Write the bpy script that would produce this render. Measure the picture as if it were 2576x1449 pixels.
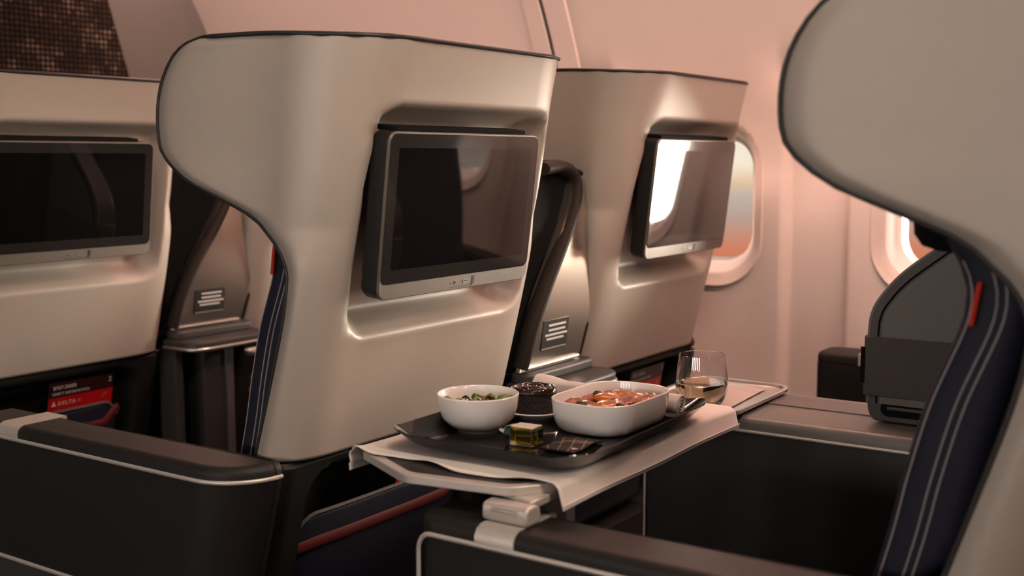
import bpy, bmesh, math, random
from mathutils import Vector, Matrix, noise

random.seed(7)
S = bpy.context.scene
COL = S.collection
for o in list(bpy.data.objects):
    bpy.data.objects.remove(o)

# ------------------------------------------------------------------ camera
F_PX, PITCH, YAW, ROLL, CAM_H = 2885.3, math.radians(6.352), math.radians(55.715), math.radians(-0.2256), 1.08
cam_d = bpy.data.cameras.new('camera')
cam_d.sensor_width = 36.0
cam_d.lens = F_PX * 36.0 / 2576.0
cam_d.clip_start = 0.05
cam_d.dof.use_dof = True
cam_d.dof.focus_distance = 1.78
cam_d.dof.aperture_fstop = 3.6
cam = bpy.data.objects.new('camera', cam_d)
COL.objects.link(cam)
_d = Vector((math.sin(YAW), math.cos(YAW), 0)); _r = Vector((math.cos(YAW), -math.sin(YAW), 0)); _z = Vector((0, 0, 1))
_f = _d * math.cos(PITCH) - _z * math.sin(PITCH)
_u = _z * math.cos(PITCH) + _d * math.sin(PITCH)
_r2 = _r * math.cos(ROLL) + _u * math.sin(ROLL)
_u2 = _u * math.cos(ROLL) - _r * math.sin(ROLL)
M = Matrix((( _r2.x, _u2.x, -_f.x, 0), (_r2.y, _u2.y, -_f.y, 0), (_r2.z, _u2.z, -_f.z, CAM_H), (0, 0, 0, 1)))
cam.matrix_world = M
S.camera = cam

# ------------------------------------------------------------------ world, sun, exposure
S.view_settings.view_transform = 'Standard'
S.view_settings.look = 'None'
S.view_settings.gamma = 1.0
S.view_settings.use_curve_mapping = False
S.view_settings.exposure = 0.98
S.cycles.max_bounces = 8; S.cycles.diffuse_bounces = 3; S.cycles.glossy_bounces = 4; S.cycles.transmission_bounces = 8; S.cycles.transparent_max_bounces = 6
S.cycles.caustics_reflective = False; S.cycles.caustics_refractive = False
S.cycles.use_adaptive_sampling = True; S.cycles.adaptive_threshold = 0.03

W = bpy.data.worlds.new('evening_sky')
S.world = W
W.use_nodes = True
nt = W.node_tree
nt.nodes.clear()
wo = nt.nodes.new('ShaderNodeOutputWorld')
bg = nt.nodes.new('ShaderNodeBackground')
bg.inputs['Strength'].default_value = 0.62
tc = nt.nodes.new('ShaderNodeTexCoord')
sx = nt.nodes.new('ShaderNodeSeparateXYZ')
mp = nt.nodes.new('ShaderNodeMapRange')
mp.inputs['From Min'].default_value = -0.25
mp.inputs['From Max'].default_value = 0.35
rp = nt.nodes.new('ShaderNodeValToRGB')
els = rp.color_ramp.elements
els[0].position = 0.0; els[0].color = (0.90, 0.78, 0.68, 1)
els[1].position = 1.0; els[1].color = (1.0, 0.86, 0.74, 1)
for p, c in ((0.12, (0.95, 0.84, 0.75, 1)), (0.20, (0.75, 0.55, 0.45, 1)), (0.25, (0.50, 0.15, 0.10, 1)), (0.29, (0.60, 0.20, 0.11, 1)), (0.335, (0.46, 0.32, 0.27, 1)), (0.365, (0.50, 0.42, 0.36, 1)), (0.385, (0.70, 0.50, 0.32, 1)), (0.41, (0.84, 0.74, 0.60, 1))):
    e = els.new(p); e.color = c
nt.links.new(tc.outputs['Generated'], sx.inputs[0])
nt.links.new(sx.outputs['Z'], mp.inputs['Value'])
nt.links.new(mp.outputs[0], rp.inputs[0])
nt.links.new(rp.outputs[0], bg.inputs['Color'])
nt.links.new(bg.outputs[0], wo.inputs[0])

sun_d = bpy.data.lights.new('sun', 'SUN')
sun_d.energy = 12.0
sun_d.angle = math.radians(26)
sun_d.color = (1.0, 0.87, 0.73)
sun = bpy.data.objects.new('sun', sun_d)
COL.objects.link(sun)
# light travels towards -X (into the cabin), +Y (forward) and down
sun.rotation_euler = Vector((-0.90, 0.42, -0.06)).to_track_quat('-Z', 'Y').to_euler()

def area(name, loc, target, sx_, sy_, power, color, spread=180):
    l = bpy.data.lights.new(name, 'AREA')
    l.shape = 'RECTANGLE'; l.size = sx_; l.size_y = sy_
    l.energy = power; l.color = color; l.spread = math.radians(spread)
    o = bpy.data.objects.new(name, l)
    COL.objects.link(o)
    o.location = loc
    d = Vector(target) - Vector(loc)
    o.rotation_euler = d.to_track_quat('-Z', 'Y').to_euler()
    return o
# cabin lamps: a pink wash light along the sidewall under the bins, a ceiling wash over the aisle, reading lamps over each row
area('sidewall_wash_lamp', (2.20, 0.7, 1.95), (2.72, 0.7, 1.15), 5.0, 0.10, 95, (1.0, 0.58, 0.475))
area('ceiling_wash_lamp', (0.25, 0.3, 2.10), (0.45, 0.3, 0.0), 0.4, 4.5, 8, (1.0, 0.85, 0.76))
for yy in (-1.75, -0.78, 0.19):
    area('aisle_ceiling_lamp', (0.85, yy, 1.98), (1.55, yy + 2.80, 0.85), 0.22, 0.22, 2.4, (1.0, 0.82, 0.66), 120)

# ------------------------------------------------------------------ materials
MATS = {}
def mat(name, col, rough=0.5, metal=0.0, noise_amt=0.0, noise_scale=40.0, bump=0.0, bump_scale=300.0, coat=0.0,
        trans=0.0, ior=1.45, sheen=0.0, spec=0.5, emit=None, aniso=0.0, bump_dist=0.001):
    m = bpy.data.materials.new(name)
    m.use_nodes = True
    n = m.node_tree
    b = n.nodes['Principled BSDF']
    b.inputs['Base Color'].default_value = (*col, 1)
    b.inputs['Roughness'].default_value = rough
    b.inputs['Metallic'].default_value = metal
    b.inputs['IOR'].default_value = ior
    b.inputs['Specular IOR Level'].default_value = spec
    if coat: b.inputs['Coat Weight'].default_value = coat; b.inputs['Coat Roughness'].default_value = 0.08
    if trans: b.inputs['Transmission Weight'].default_value = trans
    if sheen: b.inputs['Sheen Weight'].default_value = sheen
    if emit:
        b.inputs['Emission Color'].default_value = (*emit[0], 1); b.inputs['Emission Strength'].default_value = emit[1]
    t = n.nodes.new('ShaderNodeTexCoord')
    if noise_amt:
        nz = n.nodes.new('ShaderNodeTexNoise'); nz.inputs['Scale'].default_value = noise_scale; nz.inputs['Detail'].default_value = 4
        n.links.new(t.outputs['Object'], nz.inputs['Vector'])
        mx = n.nodes.new('ShaderNodeMix'); mx.data_type = 'RGBA'
        mx.inputs['A'].default_value = (*[c * (1 - noise_amt) for c in col], 1)
        mx.inputs['B'].default_value = (*[min(1, c * (1 + noise_amt)) for c in col], 1)
        n.links.new(nz.outputs['Fac'], mx.inputs['Factor'])
        n.links.new(mx.outputs['Result'], b.inputs['Base Color'])
    if bump:
        nb = n.nodes.new('ShaderNodeTexNoise'); nb.inputs['Scale'].default_value = bump_scale; nb.inputs['Detail'].default_value = 3
        n.links.new(t.outputs['Object'], nb.inputs['Vector'])
        bp = n.nodes.new('ShaderNodeBump'); bp.inputs['Strength'].default_value = bump; bp.inputs['Distance'].default_value = bump_dist
        n.links.new(nb.outputs['Fac'], bp.inputs['Height'])
        n.links.new(bp.outputs['Normal'], b.inputs['Normal'])
    MATS[name] = m
    return m

mat('taupe_shell', (0.375, 0.32, 0.275), 0.43, 0.06, 0.03, 60, 0.12, 900, spec=0.5)
mat('dark_trim', (0.018, 0.016, 0.015), 0.45)
mat('shell_inner', (0.035, 0.032, 0.034), 0.7)
mat('black_plastic', (0.012, 0.011, 0.010), 0.5, 0, 0.1, 200, 0.25, 900, spec=0.3)
mat('charcoal_plastic', (0.045, 0.041, 0.039), 0.5, 0, 0.06, 200, 0.25, 700)
mat('soft_black', (0.005, 0.005, 0.005), 0.9, spec=0.12)
mat('grey_plastic', (0.12, 0.11, 0.105), 0.45, 0, 0.05, 200, 0.2, 700)
mat('dark_leather', (0.015, 0.0125, 0.0105), 0.5, 0, 0.1, 120, 0.5, 420, bump_dist=0.0012, spec=0.35)
mat('grey_leather', (0.16, 0.145, 0.13), 0.36, 0, 0.06, 120, 0.35, 420)
mat('navy_leather', (0.014, 0.014, 0.027), 0.62, 0, 0.1, 120, 0.4, 500, spec=0.25)
mat('navy_fabric', (0.010, 0.011, 0.022), 0.6, 0, 0.1, 200, 0.3, 900)
mat('stitch_thread', (0.30, 0.28, 0.27), 0.7)
mat('red_fabric', (0.105, 0.006, 0.006), 0.6, 0, 0.08, 200, 0.3, 700)
mat('red_tag', (0.55, 0.03, 0.015), 0.6)
mat('champagne_metal', (0.58, 0.52, 0.47), 0.42, 0.45, 0.04, 300, 0.08, 900)
mat('satin_silver', (0.62, 0.585, 0.55), 0.30, 0.9, 0.03, 300)
mat('bronze_bezel', (0.125, 0.106, 0.088), 0.45, 0.3, 0.05, 300, 0.35, 700)
mat('monitor_glass', (0.004, 0.0035, 0.0035), 0.03, 0, ior=2.1)
mat('monitor_border', (0.020, 0.018, 0.017), 0.06, 0, ior=2.0)
mat('panel_metal', (0.56, 0.495, 0.43), 0.22, 0.95, 0.04, 200, 0.06, 900)
mat('woven_fabric', (0.062, 0.053, 0.050), 0.85, 0, 0.6, 700, 0.8, 800)
mat('wall_plastic', (0.62, 0.53, 0.48), 0.5, 0, 0.02, 40, 0.1, 700)
mat('wall_reveal', (0.80, 0.76, 0.72), 0.45)
mat('grey_wall', (0.080, 0.076, 0.070), 0.6, 0, 0.03, 40, 0.1, 500)
mat('ceiling_paint', (0.55, 0.49, 0.45), 0.6, 0, 0.02, 30)
mat('carpet', (0.03, 0.03, 0.04), 0.95, 0, 0.4, 300, 0.8, 600)
mat('cloth', (0.72, 0.63, 0.575), 0.85, 0, 0.03, 400, 0.25, 1600, sheen=0.2)
mat('napkin_cloth', (0.58, 0.51, 0.47), 0.85, 0, 0.04, 400, 0.3, 1500, sheen=0.2)
mat('tray_black', (0.014, 0.012, 0.0115), 0.07, 0, 0.1, 100, coat=0.3)
mat('table_inlay', (0.020, 0.016, 0.014), 0.45, 0, 0.08, 300)
mat('ceramic', (0.86, 0.80, 0.76), 0.22, 0, 0.015, 30, coat=0.5)
mat('glass', (1, 1, 1), 0.0, 0, trans=1.0, ior=1.45)
mat('wine', (1.0, 0.86, 0.60), 0.0, 0, trans=1.0, ior=1.34)
mat('olive_oil', (0.62, 0.52, 0.03), 0.0, 0, trans=1.0, ior=1.47)
mat('green_cap', (0.008, 0.045, 0.03), 0.4)
mat('paper_label', (0.60, 0.56, 0.48), 0.6, 0, 0.15, 300)
mat('paper', (0.50, 0.43, 0.40), 0.8, 0, 0.06, 60, 0.5, 80, bump_dist=0.003)
mat('chocolate_wrap', (0.020, 0.014, 0.010), 0.5, spec=0.15)
mat('copper_print', (0.50, 0.38, 0.29), 0.35, 0.6)
mat('emblem_print', (0.75, 0.52, 0.44), 0.5)
mat('cake', (0.012, 0.008, 0.0065), 0.8, 0, 0.6, 160, 1.0, 220, bump_dist=0.004)
mat('glaze', (0.030, 0.013, 0.008), 0.10, 0, 0.3, 40, coat=0.6)
mat('leaf', (0.10, 0.17, 0.025), 0.45, 0, 0.5, 60)
mat('leaf_dark', (0.04, 0.09, 0.02), 0.45, 0, 0.5, 60)
mat('tomato', (0.34, 0.045, 0.03), 0.3, 0, 0.3, 80)
mat('grain', (0.46, 0.22, 0.14), 0.5, 0, 0.4, 120)
mat('shredded_cabbage', (0.45, 0.42, 0.20), 0.45, 0, 0.3, 120)
mat('caper', (0.050, 0.034, 0.016), 0.4, 0, 0.4, 90)
mat('card_dark', (0.030, 0.007, 0.007), 0.35)
mat('card_red', (0.42, 0.006, 0.008), 0.35)
mat('print_white', (0.55, 0.53, 0.50), 0.6)
mat('print_grey', (0.28, 0.24, 0.22), 0.6)
mat('brown_plastic', (0.026, 0.020, 0.017), 0.6, 0.0, 0.06, 200, 0.2, 700, spec=0.12)
mat('seat_fabric', (0.006, 0.006, 0.010), 0.9, 0, 0.1, 300, 0.4, 900, spec=0.1)
mat('wing_leather', (0.105, 0.096, 0.088), 0.5, 0, 0.08, 200, 0.5, 600)
mat('rubber', (0.01, 0.01, 0.01), 0.6)

def pane_mat():
    m = bpy.data.materials.new('pane_glass'); m.use_nodes = True
    n = m.node_tree; n.nodes.clear()
    o = n.nodes.new('ShaderNodeOutputMaterial'); t = n.nodes.new('ShaderNodeBsdfTransparent'); g = n.nodes.new('ShaderNodeBsdfGlossy'); x = n.nodes.new('ShaderNodeMixShader')
    t.inputs['Color'].default_value = (0.95, 0.95, 0.94, 1); g.inputs['Roughness'].default_value = 0.02
    fr = n.nodes.new('ShaderNodeFresnel'); fr.inputs['IOR'].default_value = 1.3
    n.links.new(fr.outputs[0], x.inputs[0]); n.links.new(t.outputs[0], x.inputs[1]); n.links.new(g.outputs[0], x.inputs[2]); n.links.new(x.outputs[0], o.inputs['Surface'])
    MATS['pane_glass'] = m
pane_mat()

def pasta_mat():
    m = bpy.data.materials.new('tomato_sauce'); m.use_nodes = True
    n = m.node_tree; b = n.nodes['Principled BSDF']
    t = n.nodes.new('ShaderNodeTexCoord'); nz = n.nodes.new('ShaderNodeTexNoise'); r = n.nodes.new('ShaderNodeValToRGB')
    nz.inputs['Scale'].default_value = 38; nz.inputs['Detail'].default_value = 5
    e = r.color_ramp.elements
    e[0].position = 0.30; e[0].color = (0.12, 0.018, 0.012, 1)
    e[1].position = 0.72; e[1].color = (0.52, 0.15, 0.010, 1)
    k = e.new(0.50); k.color = (0.30, 0.048, 0.012, 1)
    n.links.new(t.outputs['Object'], nz.inputs['Vector']); n.links.new(nz.outputs['Fac'], r.inputs[0]); n.links.new(r.outputs[0], b.inputs['Base Color'])
    b.inputs['Roughness'].default_value = 0.28; b.inputs['Coat Weight'].default_value = 0.3
    MATS['tomato_sauce'] = m
pasta_mat()

def dots_mat():
    """bronze dots printed on a dark panel, some brighter so that they read as a dotted map"""
    m = bpy.data.materials.new('dot_print'); m.use_nodes = True
    n = m.node_tree; b = n.nodes['Principled BSDF']; L = n.links.new
    t = n.nodes.new('ShaderNodeTexCoord')
    sc = n.nodes.new('ShaderNodeVectorMath'); sc.operation = 'SCALE'; sc.inputs['Scale'].default_value = 1 / 0.0146
    L(t.outputs['Object'], sc.inputs[0])
    fl = n.nodes.new('ShaderNodeVectorMath'); fl.operation = 'FLOOR'; L(sc.outputs[0], fl.inputs[0])
    fr = n.nodes.new('ShaderNodeVectorMath'); fr.operation = 'FRACTION'; L(sc.outputs[0], fr.inputs[0])
    cp = n.nodes.new('ShaderNodeVectorMath'); cp.operation = 'MULTIPLY'; cp.inputs[1].default_value = (1, 0, 1); L(fr.outputs[0], cp.inputs[0])
    ds = n.nodes.new('ShaderNodeVectorMath'); ds.operation = 'DISTANCE'; ds.inputs[1].default_value = (0.5, 0, 0.5); L(cp.outputs[0], ds.inputs[0])
    mk = n.nodes.new('ShaderNodeMapRange'); mk.inputs['From Min'].default_value = 0.40; mk.inputs['From Max'].default_value = 0.30; L(ds.outputs['Value'], mk.inputs['Value'])
    fl2 = n.nodes.new('ShaderNodeVectorMath'); fl2.operation = 'MULTIPLY'; fl2.inputs[1].default_value = (1, 0, 1); L(fl.outputs[0], fl2.inputs[0])
    nz = n.nodes.new('ShaderNodeTexNoise'); nz.inputs['Scale'].default_value = 0.23; nz.inputs['Detail'].default_value = 3; L(fl2.outputs[0], nz.inputs['Vector'])
    wn = n.nodes.new('ShaderNodeTexWhiteNoise'); L(fl2.outputs[0], wn.inputs['Vector'])
    r = n.nodes.new('ShaderNodeMapRange'); r.inputs['From Min'].default_value = 0.50; r.inputs['From Max'].default_value = 0.62
    r.inputs['To Min'].default_value = 0.22; r.inputs['To Max'].default_value = 1.0; L(nz.outputs['Fac'], r.inputs['Value'])
    m1 = n.nodes.new('ShaderNodeMath'); m1.operation = 'MULTIPLY'; L(mk.outputs[0], m1.inputs[0]); L(r.outputs[0], m1.inputs[1])
    w2 = n.nodes.new('ShaderNodeMapRange'); w2.inputs['To Min'].default_value = 0.45; L(wn.outputs['Value'], w2.inputs['Value'])
    m2 = n.nodes.new('ShaderNodeMath'); m2.operation = 'MULTIPLY'; L(m1.outputs[0], m2.inputs[0]); L(w2.outputs[0], m2.inputs[1])
    mx = n.nodes.new('ShaderNodeMix'); mx.data_type = 'RGBA'
    mx.inputs['A'].default_value = (0.006, 0.004, 0.0035, 1); mx.inputs['B'].default_value = (0.14, 0.10, 0.08, 1)
    L(m2.outputs[0], mx.inputs['Factor']); L(mx.outputs['Result'], b.inputs['Base Color'])
    b.inputs['Roughness'].default_value = 0.9; b.inputs['Specular IOR Level'].default_value = 0.05
    MATS['dot_print'] = m
dots_mat()

# ------------------------------------------------------------------ mesh helpers
def mesh(verts, faces, smooth=35):
    me = bpy.data.meshes.new('m')
    me.from_pydata([tuple(v) for v in verts], [], faces)
    me.validate()
    bm = bmesh.new(); bm.from_mesh(me)
    bmesh.ops.recalc_face_normals(bm, faces=bm.faces)
    bm.to_mesh(me); bm.free()
    if smooth:
        me.shade_smooth()
        me.set_sharp_from_angle(angle=math.radians(smooth))
    me.update()
    return me

def obj(name, me, m, parent=None, label=None, bevel=0, segs=3, smooth_mod=0):
    o = bpy.data.objects.new(name, me)
    me.name = name
    for x in (m if isinstance(m, (list, tuple)) else [m]):
        me.materials.append(MATS[x])
    COL.objects.link(o)
    if parent is not None: o.parent = parent
    if label: o['label'] = label
    if bevel:
        b = o.modifiers.new('bevel', 'BEVEL'); b.width = bevel; b.segments = segs; b.limit_method = 'ANGLE'; b.angle_limit = math.radians(40)
        b.harden_normals = False
    if smooth_mod:
        s = o.modifiers.new('sub', 'SUBSURF'); s.levels = smooth_mod; s.render_levels = smooth_mod
    return o

def tag(o, label, cat, group=None):
    o['label'] = label; o['category'] = cat
    if group: o['group'] = group
    return o

def empty(name, loc, label=None, cat=None, group=None):
    o = bpy.data.objects.new(name, None)
    o.empty_display_size = 0.05
    COL.objects.link(o); o.location = loc
    if label: tag(o, label, cat, group)
    return o

def copy_tree(o, parent=None, loc=None):
    c = o.copy(); COL.objects.link(c)
    if parent is not None: c.parent = parent
    if loc is not None: c.location = loc
    for ch in list(o.children): copy_tree(ch, c)
    return c

def box(x0, x1, y0, y1, z0, z1):
    v = [(x, y, z) for z in (z0, z1) for y in (y0, y1) for x in (x0, x1)]
    f = [(0, 2, 3, 1), (4, 5, 7, 6), (0, 1, 5, 4), (1, 3, 7, 5), (3, 2, 6, 7), (2, 0, 4, 6)]
    return mesh(v, f, 30)

def join(*parts):
    """joins (verts, faces) pairs"""
    V, Fc = [], []
    for v, f in parts:
        k = len(V); V += list(v); Fc += [tuple(i + k for i in q) for q in f]
    return V, Fc

def loft(loops, closed=True, cap0=True, cap1=True):
    n = len(loops[0]); V = []; Fc = []
    for l in loops: V += [tuple(p) for p in l]
    for k in range(len(loops) - 1):
        for i in range(n if closed else n - 1):
            j = (i + 1) % n
            Fc.append((k * n + i, k * n + j, (k + 1) * n + j, (k + 1) * n + i))
    if cap0: Fc.append(tuple(range(n))[::-1])
    if cap1: Fc.append(tuple((len(loops) - 1) * n + i for i in range(n)))
    return V, Fc

def rrect(cx, cy, hx, hy, r, n=8):
    """rounded rectangle outline, counter-clockwise; r may be one radius or four (+x+y, -x+y, -x-y, +x-y)"""
    rr = r if isinstance(r, (list, tuple)) else [r] * 4
    P = []
    for k, (sx_, sy_) in enumerate(((1, 1), (-1, 1), (-1, -1), (1, -1))):
        q = rr[k]
        for i in range(n + 1):
            a = math.pi / 2 * (k + i / n)
            P.append((cx + sx_ * (hx - q) + q * math.cos(a), cy + sy_ * (hy - q) + q * math.sin(a)))
    return P

def smoothpoly(pts, r, n=6):
    """polygon with every corner rounded by radius r (or per-corner list)"""
    out = []; N = len(pts)
    for i in range(N):
        p = Vector(pts[i]); a = Vector(pts[i - 1]); b = Vector(pts[(i + 1) % N])
        q = r[i] if isinstance(r, (list, tuple)) else r
        u = (a - p); w = (b - p)
        t = min(q, u.length * 0.45, w.length * 0.45)
        s = p + u.normalized() * t; e = p + w.normalized() * t
        for k in range(n + 1):
            f = k / n
            out.append(tuple(s * (1 - f) ** 2 + p * 2 * f * (1 - f) + e * f * f))
    return out

def prism(outline, z0, z1):
    return mesh(*loft([[(x, y, z0) for x, y in outline], [(x, y, z1) for x, y in outline]]), 30)

def roundtop(fn, z0, z1, r, n=7):
    """solid whose outline fn(inset) is rolled over at the top edge with radius r"""
    L_ = [[(x, y, z0) for x, y in fn(0.0)]]
    for i in range(n + 1):
        a = math.pi / 2 * i / n
        L_.append([(x, y, z1 - r + r * math.sin(a)) for x, y in fn(r * (1 - math.cos(a)))])
    return mesh(*loft(L_), 40)

def prism_x(outline, x0, x1):
    """outline in (y, z), extruded along x"""
    return mesh(*loft([[(x0, y, z) for y, z in outline], [(x1, y, z) for y, z in outline]]), 30)

def tube_vf(path, rad, segs=8, closed=False, flat=None):
    """round tube along path; flat=(a,b) makes an elliptic section a (first normal) x b"""
    P = [Vector(p) for p in path]; n = len(P); V = []; Fc = []
    T = []
    for i in range(n):
        a = P[(i - 1) % n] if (closed or i > 0) else P[0]
        b = P[(i + 1) % n] if (closed or i < n - 1) else P[-1]
        T.append((b - a).normalized())
    ref = Vector((0, 0, 1)) if abs(T[0].z) < 0.9 else Vector((1, 0, 0))
    N = (ref - T[0] * ref.dot(T[0])).normalized()
    for i in range(n):
        N = (N - T[i] * N.dot(T[i])).normalized()
        B = T[i].cross(N)
        ra, rb = flat if flat else (rad, rad)
        for k in range(segs):
            a = 2 * math.pi * k / segs
            V.append(tuple(P[i] + N * (ra * math.cos(a)) + B * (rb * math.sin(a))))
    m = n if closed else n - 1
    for i in range(m):
        for k in range(segs):
            j = (i + 1) % n
            Fc.append((i * segs + k, i * segs + (k + 1) % segs, j * segs + (k + 1) % segs, j * segs + k))
    if not closed:
        Fc.append(tuple(range(segs))[::-1]); Fc.append(tuple((n - 1) * segs + k for k in range(segs)))
    return V, Fc

def tube(path, rad, segs=8, closed=False, flat=None):
    return mesh(*tube_vf(path, rad, segs, closed, flat), 50)

def catmull(pts, n=8, closed=False):
    P = [Vector(p) for p in pts]; N = len(P); out = []
    for i in range(N if closed else N - 1):
        p0 = P[(i - 1) % N] if (closed or i > 0) else P[i]
        p1 = P[i]; p2 = P[(i + 1) % N]
        p3 = P[(i + 2) % N] if (closed or i < N - 2) else p2
        for k in range(n):
            t = k / n
            out.append(0.5 * ((2 * p1) + (p2 - p0) * t + (2 * p0 - 5 * p1 + 4 * p2 - p3) * t * t + (3 * p1 - p0 - 3 * p2 + p3) * t ** 3))
    if not closed: out.append(P[-1])
    return out

def lathe(profile, segs=48, sx_=1.0, sy_=1.0):
    """profile of (r, z); closed if ends at r = 0"""
    V = []; Fc = []; n = len(profile)
    for i in range(segs):
        a = 2 * math.pi * i / segs
        for r, z in profile: V.append((r * math.cos(a) * sx_, r * math.sin(a) * sy_, z))
    for i in range(segs):
        j = (i + 1) % segs
        for k in range(n - 1):
            Fc.append((i * n + k, j * n + k, j * n + k + 1, i * n + k + 1))
    me = mesh(V, Fc, 40)
    bm = bmesh.new(); bm.from_mesh(me)
    bmesh.ops.remove_doubles(bm, verts=bm.verts, dist=1e-6)
    bmesh.ops.recalc_face_normals(bm, faces=bm.faces)
    bm.to_mesh(me); bm.free()
    me.shade_smooth(); me.set_sharp_from_angle(angle=math.radians(40))
    return me

def sstep(a, b, x):
    t = max(0.0, min(1.0, (x - a) / (b - a))); return t * t * (3 - 2 * t)

def interp(tab, x):
    if x <= tab[0][0]: return tab[0][1]
    for (x0, y0), (x1, y1) in zip(tab, tab[1:]):
        if x <= x1: return y0 + (y1 - y0) * (x - x0) / (x1 - x0)
    return tab[-1][1]

def text_mesh(body, size, align='LEFT', shear=0.0, spacing=1.0):
    c = bpy.data.curves.new('t', 'FONT'); c.body = body; c.size = size; c.align_x = align; c.shear = shear
    c.space_character = spacing; c.resolution_u = 2; c.extrude = 0.0001
    o = bpy.data.objects.new('t', c); COL.objects.link(o)
    dg = bpy.context.evaluated_depsgraph_get()
    me = bpy.data.meshes.new_from_object(o.evaluated_get(dg))
    bpy.data.objects.remove(o); bpy.data.curves.remove(c)
    return me

# ------------------------------------------------------------------ the cabin: floor, ceiling, walls, windows, bulkhead
def struct(o): o['kind'] = 'structure'; return o
Y_AFT, Y_FWD = -2.3, 2.87
struct(obj('floor', box(-2.1, 2.75, Y_AFT, Y_FWD, -0.02, 0.0), 'carpet'))

def wall_x(z):
    return 2.65 - 0.55 * max(0.0, z - 1.05) ** 1.6
# ceiling and overhead bins in one shell
cl = [(-2.1, 1.60), (-1.9, 1.86), (-1.4, 1.95), (-0.7, 2.0), (-0.4, 2.15), (0.9, 2.15), (1.2, 2.02), (1.9, 1.96), (2.12, 1.96), (2.16, 2.02), (2.3, 2.03)]
V = [(x, y, z) for y in (Y_AFT, Y_FWD) for x, z in cl]
n = len(cl)
struct(obj('ceiling', mesh(V, [(i, i + 1, n + i + 1, n + i) for i in range(n - 1)], 0), 'ceiling_paint'))
struct(obj('wall_aft', box(-2.1, 2.75, Y_AFT - 0.03, Y_AFT, 0, 2.16), 'grey_wall'))

# sidewall with one panel per window
PITCH_W, WZ = 0.592, 0.978
WIN_Y = [1.232 + PITCH_W * k for k in range(-6, 4)]
HOLE = (0.158, 0.205, 0.115)          # half width, half height, corner radius cut in the wall panel
def in_rr(y, z, hy, hz, r):
    dy = max(abs(y) - (hy - r), 0); dz = max(abs(z) - (hz - r), 0)
    return abs(y) < hy and abs(z) < hz and dy * dy + dz * dz < r * r
ny, nz_ = 100, 92
z_lo, z_hi = 0.50, 2.03
zs = [z_lo + (1.30 - z_lo) * i / nz_ for i in range(nz_ + 1)] + [1.30 + (z_hi - 1.30) * i / 24 for i in range(1, 25)]
zs = [0.0, 0.25, 0.40] + zs
V, Fc = [], []
for i in range(ny + 1):
    y = -PITCH_W / 2 + PITCH_W * i / ny
    g = 0.016 * sstep(0.212, 0.232, abs(y)) - 0.010 * sstep(0.12, 0.212, abs(y)) * (1 - sstep(0.212, 0.232, abs(y)))
    for z in zs: V.append((wall_x(z) + g * sstep(1.34, 1.20, z), y, z))
m_ = len(zs)
for i in range(ny):
    for k in range(m_ - 1):
        yc = -PITCH_W / 2 + PITCH_W * (i + 0.5) / ny; zc = (zs[k] + zs[k + 1]) / 2
        if in_rr(yc, zc - WZ, HOLE[0], HOLE[1], HOLE[2]): continue
        Fc.append((i * m_ + k, (i + 1) * m_ + k, (i + 1) * m_ + k + 1, i * m_ + k + 1))
panel_me = mesh(V, Fc, 60)
wall = None
win_proto = None
for i, wy in enumerate(WIN_Y):
    if i == 0:
        wall = struct(obj('wall_right', panel_me, 'wall_plastic')); wall.location = (0, wy, 0)
    else:
        p = bpy.data.objects.new('wall_panel', panel_me); COL.objects.link(p); p.parent = wall; p.location = (0, wy - WIN_Y[0], 0)
    # window: outer ring, deep reveal, inner pane
    w = struct(empty('window_%d' % (i + 1), (2.65, wy, WZ)))
    if win_proto is None:
        def lp(dx, hy, hz, r): return [(dx, a, b) for a, b in rrect(0, 0, hy, hz, r, 8)]
        ring = loft([lp(0.004, 0.168, 0.216, 0.125), lp(-0.004, 0.167, 0.215, 0.124), lp(-0.007, 0.163, 0.211, 0.120), lp(-0.004, 0.158, 0.206, 0.115), lp(0.004, 0.150, 0.196, 0.108),
                     lp(0.008, 0.140, 0.184, 0.098), lp(0.016, 0.136, 0.180, 0.094)], cap0=False, cap1=False)
        rev = loft([lp(0.016, 0.136, 0.180, 0.094), lp(0.020, 0.133, 0.177, 0.091), lp(0.060, 0.120, 0.162, 0.080), lp(0.064, 0.112, 0.154, 0.074), lp(0.095, 0.106, 0.148, 0.070)], cap0=False, cap1=False)
        win_proto = (mesh(*ring, 45), mesh(*rev, 45), mesh(*loft([lp(0.066, 0.116, 0.158, 0.078), lp(0.069, 0.116, 0.158, 0.078)]), 30))
        for a, nme, mt in zip(win_proto, ('window_frame', 'window_reveal', 'pane'), ('wall_plastic', 'wall_reveal', 'pane_glass')): obj(nme, a, mt, w)
    else:
        for a, nme in zip(win_proto, ('window_frame', 'window_reveal', 'pane')):
            q = bpy.data.objects.new(nme, a); COL.objects.link(q); q.parent = w

# upright joint cover between two sidewall panels above the windows
zz = [1.20 + 0.80 * i / 30 for i in range(31)]
def ribbon(y0, y1, off, th):
    return mesh(*loft([[(wall_x(z) - off, y0, z), (wall_x(z) - off, y1, z), (wall_x(z) + th, y1, z), (wall_x(z) + th, y0, z)] for z in zz]), 30)
t1 = struct(obj('trim_1', ribbon(1.545, 1.610, 0.006, 0.004), 'wall_plastic', bevel=0.002))
obj('trim_strip', ribbon(1.622, 1.672, 0.006, 0.004), 'wall_plastic', t1, bevel=0.002)
obj('trim_groove', ribbon(1.610, 1.622, 0.001, 0.006), 'grey_wall', t1)
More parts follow.
